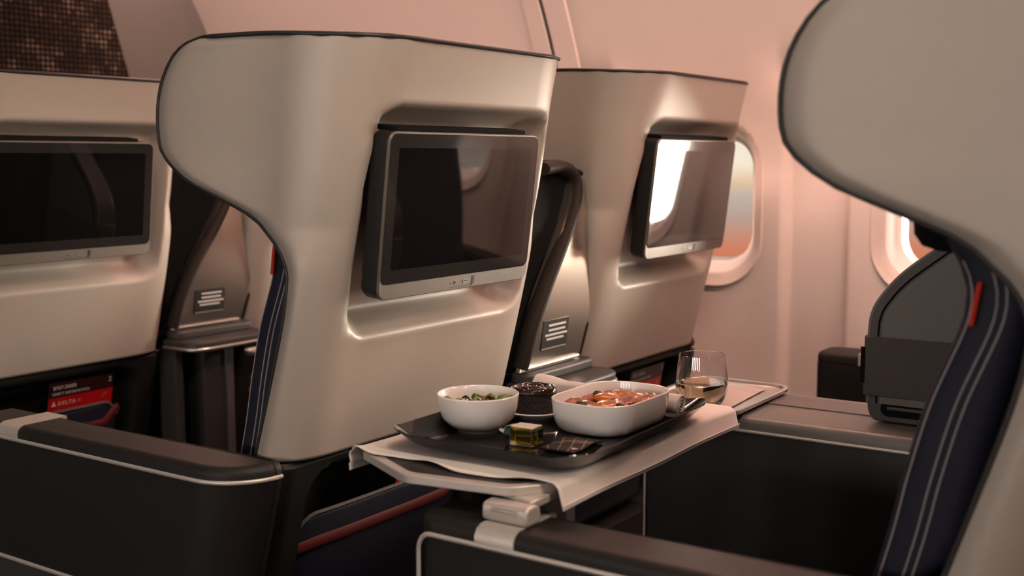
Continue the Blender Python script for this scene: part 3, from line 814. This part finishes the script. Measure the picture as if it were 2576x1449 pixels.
# safety cards in the pockets
def card(dx, dy, label):
    c = empty('safety_card', (XC + dx + 0.108, Y0 + dy + 0.117, 0.513), label, 'card', 'safety cards in the seat pockets')
    c.rotation_euler = (math.radians(12), math.radians(0), 0)
    obj('card_sheet', box(-0.08, 0.08, 0, 0.0012, -0.02, 0.100), 'card_dark', c)
    obj('red_band', box(-0.0801, 0.0801, -0.0004, 0.0002, -0.02, 0.066), 'card_red', c, 'red lower band')
    def tx(name, body, size, x, z, m='print_white', **k):
        me = text_mesh(body, size, **k); me.transform(Matrix.Rotation(math.pi / 2, 4, 'X')); me.transform(Matrix.Translation((x, -0.0008, z)))
        obj(name, me, m, c)
    tx('lettering', 'B767-300ER', 0.0115, -0.071, 0.0845, shear=0.0)
    tx('lettering', 'SAFETY INFORMATION', 0.0088, -0.072, 0.0715)
    tx('lettering', 'DELTA', 0.0125, -0.057, 0.048, spacing=1.25)
    tx('lettering', '2', 0.016, 0.067, 0.083)
    obj('triangle_mark', mesh([(-0.073, -0.0008, 0.047), (-0.061, -0.0008, 0.047), (-0.067, -0.0008, 0.0585), (-0.073, -0.0003, 0.047), (-0.061, -0.0003, 0.047), (-0.067, -0.0003, 0.0585)], [(0, 1, 2), (5, 4, 3), (0, 3, 4, 1), (1, 4, 5, 2), (2, 5, 3, 0)], 0), 'print_white', c)
    # small sunburst and monogram marks
    for k in range(6):
        a = math.pi * k / 6
        obj('star_mark', mesh(*loft([[(-0.004 + 0.004 * math.cos(a) - s_ * 0.0004 * math.sin(a), y, 0.052 + 0.004 * math.sin(a) + s_ * 0.0004 * math.cos(a)) for s_ in (-1, 1)] + [(-0.004 - 0.004 * math.cos(a) - s_ * 0.0004 * math.sin(a), y, 0.052 - 0.004 * math.sin(a) + s_ * 0.0004 * math.cos(a)) for s_ in (1, -1)] for y in (-0.0004, -0.0008)]), 0), 'copper_print', c)
    tx('lettering', 'SP', 0.014, 0.052, 0.049, m='copper_print', shear=0.3)
    return c
card(0, PITCH_ROW, 'red and dark safety card in the far left seat pocket')
card(PITCH_SEAT, 0, 'red and dark safety card seen above the oval dish, in the window seat pocket')
card(0, 0, 'red safety card almost hidden under the meal table in the middle seat pocket')

# ------------------------------------------------------------------ meal table on the aft row armrest
ZT = 0.697
TP = [(1.124, 1.010), (1.064, 0.890), (1.088, 0.745), (1.137, 0.712), (1.630, 0.712), (1.630, 1.010)]
tb = empty('meal_table', (1.35, 0.86, 0.66), 'folding meal table with champagne metal edge swung out from the front armrest', 'table')
def lt(p): return [(x - 1.35, y - 0.86) for x, y in p]
tp = smoothpoly(TP, [0.008, 0.014, 0.014, 0.010, 0.015, 0.015], 6)
obj('table_frame', prism(lt(tp), 0.0245, 0.036), 'champagne_metal', tb, 'champagne metal edge', bevel=0.0015)
ins = [(1.36 + (x - 1.36) * 0.955, 0.861 + (y - 0.861) * 0.94) for x, y in tp]
obj('table_inlay', prism(lt(ins), 0.030, 0.0368), 'table_inlay', tb, 'dark brown inlay')
# hinge under the table
hx, hy, hz = 1.092 - 1.35, 0.740 - 0.86, -0.66
hb = [(x, z) for x, z in smoothpoly([(1.066, 0.6585), (1.097, 0.6585), (1.097, 0.677), (1.088, 0.6815), (1.067, 0.6805)], 0.007, 4)]
obj('hinge_block', mesh(*loft([[(x - 1.35, y - 0.86, z - 0.66) for x, z in hb] for y in (0.708, 0.772)]), 40), 'champagne_metal', tb, 'rounded metal hinge block', bevel=0.003)
obj('hinge_groove', tube([(1.0655 - 1.35, 0.722 - 0.86, 0.674 - 0.66), (1.0655 - 1.35, 0.757 - 0.86, 0.674 - 0.66)], 0, 8, flat=(0.0022, 0.0012)), 'satin_silver', tb)
obj('hinge_arm', prism(lt(smoothpoly([(1.085, 0.712), (1.150, 0.712), (1.165, 0.745), (1.10, 0.768)], 0.008, 4)), 0.015, 0.0250), 'champagne_metal', tb, bevel=0.002)
obj('support_arm', prism(lt(smoothpoly([(1.48, 0.735), (1.60, 0.735), (1.60, 0.80), (1.48, 0.80)], 0.02, 4)), 0.002, 0.0225), 'black_plastic', tb, bevel=0.004)

# tablecloth
cs = []      # cross-section (y, z) from forward hem up, over and down to the aft hem
yA, yF, zt = 0.7005, 1.0215, ZT + 0.0012
hang = 0.030
for i in range(9): cs.append((yF + 0.002 + 0.001 * math.sin(i), zt - hang + (hang - 0.008) * i / 8))
for i in range(1, 7):
    a = math.pi / 2 * i / 6; cs.append((yF + 0.002 - 0.010 * (1 - math.cos(a)), zt - 0.008 + 0.008 * math.sin(a)))
for i in range(1, 40): cs.append((yF - 0.008 + (yA + 0.008 - (yF - 0.008)) * i / 40, zt))
for i in range(0, 7):
    a = math.pi / 2 * i / 6; cs.append((yA + 0.008 - 0.010 * math.sin(a), zt - 0.008 + 0.008 * math.cos(a)))
for i in range(1, 13): cs.append((yA - 0.002 - 0.006 * i / 12, zt - 0.008 - (hang - 0.008) * i / 12))
def near_x(y):
    t = (y - 0.70) / 0.32
    return 1.110 + 0.006 * math.sin(t * 10.5 + 0.6) - 0.004 * math.sin(t * 4) + 0.010 * sstep(0.85, 1.0, t) + 0.006 * sstep(0.12, 0.0, t)
grid = []
NX = 70
for y, z in cs:
    x0 = near_x(min(max(y, 0.70), 1.02)); rw = []
    for i in range(NX + 1):
        u = i / NX
        x = x0 + (1.634 - x0) * u
        lift = 0.0045 * max(0, 1 - u / 0.05) ** 2 * (0.4 + 0.6 * math.sin((y - 0.7) / 0.32 * 14)) ** 2 if zt - z < 0.002 else 0
        wave = 0.0006 * math.sin(x * 60 + y * 9) if zt - z < 0.001 else 0.0015 * math.sin(x * 22 + (2 if y > 0.9 else 0))
        rw.append((x - 1.35, y - 0.86 + (wave if zt - z > 0.004 else 0), z + lift - 0.66 + (0.0004 * math.sin(x * 40 + y * 31) + 0.0004 if zt - z < 0.001 else 0)))
    grid.append(rw)
Vc, Fc = loft(grid, closed=False, cap0=False, cap1=False)
cloth = obj('tablecloth', mesh(Vc, Fc, 60), 'cloth')
cloth.location = (1.35, 0.86, 0.66)
sm = cloth.modifiers.new('thick', 'SOLIDIFY'); sm.thickness = 0.0012; sm.offset = 1
tag(cloth, 'pale beige cloth laid over the meal table with hanging hems', 'tablecloth')
hem = [(p[0], p[1] - 0.0028, p[2]) for p in grid[-4]]
obj('hem', tube(hem, 0.0009, 6), 'cloth', cloth)
obj('hem', tube([(p[0], p[1] + 0.002, p[2]) for p in grid[3]], 0.0009, 6), 'cloth', cloth)

# meal tray
ZS = ZT + 0.0045                              # top of cloth
tray = empty('meal_tray', (1.335, 0.834, ZS), 'dark glossy meal tray with flared corners on the beige cloth', 'tray')
tray.rotation_euler = (0, 0, math.radians(1.5))
def tl(hx_, hy_, r, z, up=0.0):
    P = rrect(0, 0, hx_, hy_, r, 10); out = []
    for x, y in P:
        k = (abs(x) / hx_) ** 6 * (abs(y) / hy_) ** 6
        out.append((x * (1 + 0.02 * k * (up > 0)), y * (1 + 0.02 * k * (up > 0)), z + up * min(1, k * 2.2)))
    return out
prof = [tl(0.165, 0.112, 0.03, 0.0), tl(0.172, 0.119, 0.034, 0.0005), tl(0.187, 0.134, 0.04, 0.008, 0.002), tl(0.2005, 0.147, 0.039, 0.0195, 0.008), tl(0.2020, 0.1485, 0.040, 0.0205, 0.008), tl(0.2010, 0.1475, 0.039, 0.0215, 0.008),
        tl(0.185, 0.132, 0.038, 0.0095, 0.002), tl(0.172, 0.119, 0.033, 0.0045), tl(0.165, 0.112, 0.03, 0.004)]
obj('tray_body', mesh(*loft(prof), 50), 'tray_black', tray)
ZF = ZS + 0.0042                              # tray floor

# bowl with salad
bowl = obj('bowl', lathe([(0.0, 0.004), (0.025, 0.0035), (0.0255, 0.0), (0.0285, 0.0), (0.0300, 0.0035), (0.040, 0.0085), (0.0490, 0.0185), (0.0540, 0.032), (0.0560, 0.0475), (0.0562, 0.0505), (0.0548, 0.0517), (0.0533, 0.0500), (0.0515, 0.036), (0.0465, 0.0215), (0.037, 0.0120), (0.02, 0.0085), (0.0, 0.008)], 72), 'ceramic')
bowl.location = (1.273, 0.926, ZF); bowl.scale = (1.02, 1.02, 1.02)
tag(bowl, 'round white ceramic bowl of salad at the aisle corner of the tray', 'bowl')
BX, BY, BZ = 1.273, 0.926, ZF - 0.002
def blob(name, pts_n, rx, ry, rz, seed, m, amp=0.25, sub=2):
    bm = bmesh.new(); bmesh.ops.create_icosphere(bm, subdivisions=sub, radius=1.0)
    for v in bm.verts:
        k = 1 + amp * noise.noise(v.co * 1.7 + Vector((seed * 3.1, seed, 0)))
        v.co = Vector((v.co.x * rx, v.co.y * ry, v.co.z * rz)) * k
    me = bpy.data.meshes.new(name); bm.to_mesh(me); bm.free(); me.shade_smooth()
    return obj(name, me, m)
salad = blob('salad_grain', 0, 0.0385, 0.0385, 0.012, 3, 'grain', 0.30, 4)
for v in salad.data.vertices:
    v.co.z += 0.0022 * noise.noise(v.co * 260) if v.co.z > 0 else 0
salad.location = (BX, BY, BZ + 0.0285); salad['kind'] = 'stuff'
tag(salad, 'bed of pinkish grain salad filling the round bowl', 'salad')
def leaf_mesh(L, Wd, seed):
    rw = []
    for i in range(9):
        t = i / 8; w_ = Wd * math.sin(math.pi * (0.08 + 0.88 * t)) ** 0.7
        rw.append([(L * (t - 0.5), w_ * u, 0.006 * math.sin(t * 3 + seed) + 0.25 * w_ * u * u + 0.0012 * math.sin(u * 9 + t * 17 + seed)) for u in (-1, -0.66, -0.33, 0, 0.33, 0.66, 1)])
    v, f = loft(rw, closed=False, cap0=False, cap1=False)
    return mesh(v, f, 80)
rs = random.Random(4)
lv = [(-0.030, 0.030, 0.039, 0.030, 'leaf'), (0.018, -0.036, 0.044, 0.030, 'leaf'), (0.028, -0.030, 0.046, 0.024, 'leaf'), (-0.004, 0.006, 0.041, 0.024, 'leaf_dark'), (0.008, 0.0, 0.042, 0.022, 'leaf'), (-0.02, 0.018, 0.039, 0.016, 'leaf_dark'),
      (0.000, 0.020, 0.040, 0.016, 'leaf_dark'), (0.012, -0.016, 0.044, 0.018, 'leaf'), (0.034, 0.006, 0.040, 0.020, 'leaf'), (-0.012, -0.020, 0.040, 0.018, 'leaf_dark'), (0.020, 0.028, 0.039, 0.020, 'leaf')]
for k, (x, y, z, L, mm) in enumerate(lv):
    o = obj('salad_leaf', leaf_mesh(L, L * 0.30, k), mm)
    sm = o.modifiers.new('thick', 'SOLIDIFY'); sm.thickness = 0.0008
    o.location = (BX + x, BY + y, BZ + z); o.rotation_euler = (rs.uniform(-0.6, 0.6), rs.uniform(-0.5, 0.5), rs.uniform(0, 6.28))
    if k in (1, 2): o.rotation_euler = (0.5, -0.35, -0.9 + 0.3 * k)
    tag(o, 'torn green salad leaf in the round white bowl', 'leaf', 'salad leaves in the bowl')
for k, (x, y, z) in enumerate(((0.014, -0.010, 0.045), (-0.018, 0.002, 0.039), (0.026, 0.014, 0.039))):
    o = blob('tomato_piece', 0, 0.0068, 0.006, 0.0058, k, 'tomato', 0.3, 2); o.location = (BX + x, BY + y, BZ + z)
    tag(o, 'chopped red tomato piece on the salad', 'tomato', 'tomato pieces on the salad')
for k in range(14):
    a = rs.uniform(0, 6.28); r_ = 0.030 * math.sqrt(rs.random()); p0 = Vector((0, 0, 0)); d = rs.uniform(0, 6.28)
    pts = [(0.009 * (t - 0.5) * math.cos(d + 1.2 * t), 0.009 * (t - 0.5) * math.sin(d + 1.2 * t) * 1.3, 0.003 * math.sin(3 * t)) for t in (0, 0.25, 0.5, 0.75, 1)]
    o = obj('cabbage_shred', tube([Vector(p) for p in pts], 0, 6, flat=(0.0008, 0.0016)), 'shredded_cabbage'); o.location = (BX + r_ * math.cos(a), BY + r_ * math.sin(a), BZ + 0.0405 + 0.003 * rs.random())
    tag(o, 'pale curled cabbage shred on the salad', 'vegetable', 'cabbage shreds on the salad')

# rectangular oven dish with baked pasta
DX, DY = 1.402, 0.786
dish = obj('oven_dish', None or mesh(*loft([[(x, y, z) for x, y in rrect(0, 0, hx_, hy_, r, 10)] for hx_, hy_, r, z in
    ((0.070, 0.044, 0.034, 0.0), (0.0745, 0.0485, 0.037, 0.0008), (0.0795, 0.0535, 0.040, 0.005), (0.0830, 0.0570, 0.043, 0.013), (0.0855, 0.0592, 0.045, 0.026), (0.0870, 0.0605, 0.046, 0.0405), (0.0868, 0.0604, 0.046, 0.0424), (0.0855, 0.0590, 0.045, 0.0430),
     (0.0842, 0.0577, 0.044, 0.0422), (0.0825, 0.0560, 0.042, 0.028), (0.0785, 0.0520, 0.038, 0.012), (0.070, 0.044, 0.03, 0.006))]), 50), 'ceramic')
dish.location = (DX, DY, ZF); dish.scale = (1.06, 1.06, 1.06)
tag(dish, 'rounded rectangular white ceramic dish holding orange baked pasta', 'dish')
rw = []
for i in range(49):
    u = -1 + 2 * i / 48; r_ = []
    for j in range(37):
        v = -1 + 2 * j / 36
        # squircle mapping
        x = u * math.sqrt(1 - 0.30 * v * v) * 0.0815; y = v * math.sqrt(1 - 0.30 * u * u) * 0.0550
        e = min(1, (1 - max(abs(u), abs(v))) / 0.18)
        z = 0.0275 + 0.006 * sstep(0, 1, e) + 0.006 * noise.noise(Vector((x * 42, y * 42, 1.5))) + 0.003 * noise.noise(Vector((x * 110, y * 110, 4.0)))
        r_.append((x, y, z))
    rw.append(r_)
v_, f_ = loft(rw, closed=False, cap0=False, cap1=False)
pasta = obj('baked_pasta', mesh(v_, f_, 80), 'tomato_sauce'); pasta.location = (DX, DY, ZF + 0.001); pasta.scale = (1.05, 1.05, 1.0)
sm = pasta.modifiers.new('thick', 'SOLIDIFY'); sm.thickness = 0.012; sm.offset = -1
tag(pasta, 'orange tomato baked pasta filling the rectangular dish', 'pasta')
mat('cheese_orange', (0.50, 0.135, 0.010), 0.25, 0, 0.35, 60, coat=0.3)
for k, (x, y, z, rx_, ry_) in enumerate(((-0.030, -0.016, 0.0345, 0.026, 0.020), (0.012, -0.022, 0.034, 0.030, 0.018), (0.010, 0.014, 0.0345, 0.026, 0.016), (-0.048, 0.012, 0.033, 0.018, 0.020), (0.045, -0.004, 0.034, 0.022, 0.022))):
    o = blob('pasta_piece', 0, rx_, ry_, 0.0065, k + 9, 'tomato_sauce' if k % 2 else 'cheese_orange', 0.4, 3); o.location = (DX + x, DY + y, ZF + z)
    tag(o, 'soft orange pasta piece glistening in the rectangular dish', 'pasta', 'pasta pieces in the dish')
for k, (x, y, z, s_) in enumerate(((-0.060, 0.014, 0.0375, 1.0), (0.020, 0.034, 0.037, 0.8), (-0.036, -0.034, 0.038, 0.7))):
    o = blob('olive_piece', 0, 0.0075 * s_, 0.009 * s_, 0.005 * s_, k + 20, 'caper', 0.4, 3); o.location = (DX + x, DY + y, ZF + z)
    tag(o, 'dark olive brown caper in the tomato sauce', 'caper', 'capers in the sauce')

# dessert plate and cake
CXk, CYk = 1.394, 0.911
plate = obj('dessert_plate', lathe([(0.0, 0.003), (0.026, 0.003), (0.027, 0.0), (0.030, 0.0), (0.032, 0.003), (0.046, 0.0065), (0.0540, 0.0105), (0.0552, 0.0122), (0.0540, 0.0134), (0.046, 0.0100), (0.034, 0.0070), (0.0, 0.0065)], 64), 'ceramic')
plate.location = (CXk - 0.004, CYk - 0.004, ZF); plate.scale = (1, 1, 1)
tag(plate, 'small white plate under the chocolate cake', 'plate')
cake = empty('chocolate_cake', (CXk, CYk, ZF + 0.0068), 'small round dark chocolate cake with glossy swirled icing', 'cake')
rw = []
for k in range(13):
    z = 0.033 * k / 12
    rw.append([((0.0325 + 0.0012 * noise.noise(Vector((math.cos(a) * 6, math.sin(a) * 6, z * 180)))) * math.cos(a), (0.0325 + 0.0012 * noise.noise(Vector((math.cos(a) * 6, math.sin(a) * 6, z * 180)))) * math.sin(a), z) for a in [2 * math.pi * i / 64 for i in range(64)]])
obj('sponge', mesh(*loft(rw), 60), 'cake', cake)
rw = []
for k in range(25):
    r_ = 0.0345 * (1 - k / 24) ** 0.9; lp_ = []
    for i in range(64):
        a = 2 * math.pi * i / 64
        sw = math.sin(2 * math.pi * (r_ / 0.011) - a * 1.0) * 0.0024 * sstep(0, 0.01, r_)
        rr_ = r_ * (1 + 0.035 * math.sin(3 * a + 1) * (k < 4)) + 0.0002
        lp_.append((rr_ * math.cos(a), rr_ * math.sin(a), 0.0350 + (-0.0085 * (1 if k == 0 else 0) * (0.6 + 0.6 * noise.noise(Vector((a * 2, 0, 3))))) + sw * (k > 1) + 0.0012 * (1 - r_ / 0.034)))
    rw.append(lp_)
obj('icing', mesh(*loft(rw), 80), 'glaze', cake, 'glossy swirled chocolate icing')

# rolled napkin lying along the far side of the tray
nap = empty('rolled_napkin', (1.505, 0.845, ZF + 0.0175), 'rolled beige cloth napkin lying behind the rectangular dish', 'napkin')
rw = []
for j in range(45):
    y = -0.118 + 0.250 * j / 44; lp_ = []
    fl = 1 + 0.28 * sstep(0.075, 0.125, y)
    for i in range(40):
        a = 2 * math.pi * i / 40
        r_ = 0.0145 * fl * (1 + 0.06 * math.sin(2 * a + 0.6)) + 0.0010 * noise.noise(Vector((math.cos(a) * 2, y * 25, math.sin(a) * 2)))
        lp_.append((r_ * math.cos(a), y, max(-0.0165, r_ * math.sin(a) + 0.006 * (fl - 1))))
    rw.append(lp_)
obj('roll', mesh(*loft(rw), 60), 'napkin_cloth', nap)
sp = []
for i in range(90):
    a = i / 89 * math.pi * 5.2; r_ = 0.0132 - 0.0110 * i / 89
    sp.append((r_ * math.cos(a + 0.5), -0.1185, r_ * math.sin(a + 0.5)))
obj('roll_end', tube(sp, 0, 6, flat=(0.0012, 0.0012)), 'napkin_cloth', nap)
obj('roll_core', mesh(*disc(0.0, 0.0, 0.0055, 0.0055, -0.1183, -0.1190, 20), 30), 'shell_inner', nap)

# oil bottle lying on its side
bt = empty('oil_bottle', (1.240, 0.823, ZF + 0.0005), 'tiny square glass bottle of olive oil with dark green cap lying on the tray', 'bottle')
bt.rotation_euler = (0, 0, math.radians(4)); bt.scale = (0.88, 0.88, 0.88)
obj('bottle_glass', box(-0.0170, 0.0170, -0.0205, 0.0205, 0.0, 0.0275), 'glass', bt, bevel=0.0025)
obj('oil', box(-0.0145, 0.0145, -0.0175, 0.0175, 0.0028, 0.0245), 'olive_oil', bt, bevel=0.0015)
cp_l = [[(0.0085 * r_ * math.cos(2 * math.pi * i / 24), y, 0.0138 + 0.0085 * r_ * math.sin(2 * math.pi * i / 24)) for i in range(24)] for r_, y in ((1, 0.0212), (1.15, 0.0216), (1.15, 0.0340), (1.0, 0.0352))]
obj('cap', mesh(*loft(cp_l), 40), 'green_cap', bt, 'dark green screw cap')
lbv = [[(x, y, 0.0278 + dz) for x, y in ((-0.0150, -0.0185), (0.0150, -0.0185), (0.0150, 0.0190), (-0.0150, 0.0190))] for dz in (0, 0.0005)]
lab = obj('bottle_label', mesh(*loft(lbv), 20), 'paper_label', bt, 'pale paper label on the upper side')
obj('seal_strip', tube([(0.0, 0.019, 0.0282), (0.0, 0.028, 0.0262), (0.0, 0.034, 0.0238), (0.0, 0.0362, 0.0190)], 0, 6, flat=(0.0004, 0.0060)), 'paper_label', bt)

# wrapped chocolate with geometric print and triangle emblem
ch = empty('chocolate_packet', (1.259, 0.765, ZF + 0.0015), 'dark wrapped chocolate square with thin copper lines and a triangle emblem', 'chocolate')
ch.rotation_euler = (0, 0, math.radians(3))
def cz(x, y): return 0.0030 + 0.0028 * math.sin((x + 0.041) / 0.082 * math.pi) * math.cos(y / 0.025 * 1.2) + 0.0010 * math.sin(x * 120)
rw = [[(-0.041 + 0.082 * i / 24, -0.025 + 0.050 * j / 14, cz(-0.041 + 0.082 * i / 24, -0.025 + 0.050 * j / 14)) for j in range(15)] for i in range(25)]
wr = obj('wrapper', mesh(*loft(rw, closed=False, cap0=False, cap1=False), 60), 'chocolate_wrap', ch)
sm = wr.modifiers.new('thick', 'SOLIDIFY'); sm.thickness = 0.0022; sm.offset = -1
def cline(p, q, w_=0.0004):
    pts = [(p[0] + (q[0] - p[0]) * i / 12, p[1] + (q[1] - p[1]) * i / 12) for i in range(13)]
    obj('printed_line', tube([(x, y, cz(x, y) + 0.0003) for x, y in pts], 0, 5, flat=(0.0002, w_)), 'copper_print', ch)
cline((-0.041, -0.002), (0.030, 0.0248)); cline((-0.041, -0.016), (0.041, 0.010)); cline((-0.020, -0.0248), (0.041, -0.006))
cline((-0.012, 0.0248), (0.008, -0.0248)); cline((-0.006, 0.0248), (0.014, -0.0248)); cline((-0.041, 0.012), (-0.020, 0.0248))
tr = [(-0.030, -0.017), (-0.021, -0.0215), (-0.022, -0.012)]
obj('triangle_emblem', mesh(*loft([[(x, y, cz(x, y) + d) for x, y in tr] for d in (0.0002, 0.0006)]), 0), 'emblem_print', ch, 'pink triangle emblem')

# ------------------------------------------------------------------ drinks tray, paper napkin and wine glass on the console
CZ = 0.6615
def drinks_tray(dy, label):
    k = empty('drinks_tray', (1.842, 0.826 + dy, CZ), label, 'tray', 'metal drinks trays on the consoles')
    def q(hx_, hy_, r, z): return [(x, y, z) for x, y in rrect(0, 0, hx_, hy_, r, 8)]
    obj('tray_plate', mesh(*loft([q(0.132, 0.088, 0.030, 0.0), q(0.137, 0.093, 0.034, 0.003), q(0.1385, 0.0945, 0.036, 0.0095), q(0.137, 0.093, 0.034, 0.0110), q(0.131, 0.087, 0.030, 0.0105), q(0.1275, 0.0835, 0.028, 0.0065), q(0.120, 0.076, 0.026, 0.0060)]), 40), 'satin_silver', k, 'satin metal tray with raised rim')
    return k
drinks_tray(0, 'oblong satin metal drinks tray under the wine glass')
drinks_tray(PITCH_ROW, 'metal drinks tray glimpsed beside the navy cushion of the middle seat')
pn = obj('paper_napkin', mesh(*loft([[(-0.09 + 0.18 * i / 20, -0.060 + 0.12 * j / 14, 0.0012 * noise.noise(Vector((i * 0.35, j * 0.35, 2))) + 0.0015) for j in range(15)] for i in range(21)], closed=False, cap0=False, cap1=False), 60), 'paper')
pn.location = (1.842, 0.822, CZ + 0.0065); pn.rotation_euler = (0, 0, 0.06)
tag(pn, 'crinkled pinkish paper napkin on the metal drinks tray', 'napkin')
gx, gy, gz = 1.734, 0.800, CZ + 0.0100
gl = empty('wine_glass', (gx, gy, gz), 'stemless glass of white wine on the metal drinks tray', 'glass')
obj('glass_bowl', lathe([(0.0, 0.0), (0.026, 0.0), (0.0305, 0.002), (0.0370, 0.011), (0.0425, 0.026), (0.0438, 0.038), (0.0420, 0.056), (0.0388, 0.078), (0.0377, 0.0868), (0.0371, 0.0872), (0.0366, 0.0866), (0.0377, 0.077), (0.0408, 0.056), (0.0425, 0.038), (0.0411, 0.0265), (0.0355, 0.0125), (0.028, 0.0068), (0.0, 0.0062)], 72), 'glass', gl)
obj('wine', lathe([(0.0, 0.0064), (0.0278, 0.0070), (0.0353, 0.0127), (0.0409, 0.0266), (0.04225, 0.037), (0.0421, 0.0405), (0.0417, 0.0405), (0.0, 0.0400)], 72), 'wine', gl, 'pale gold white wine')
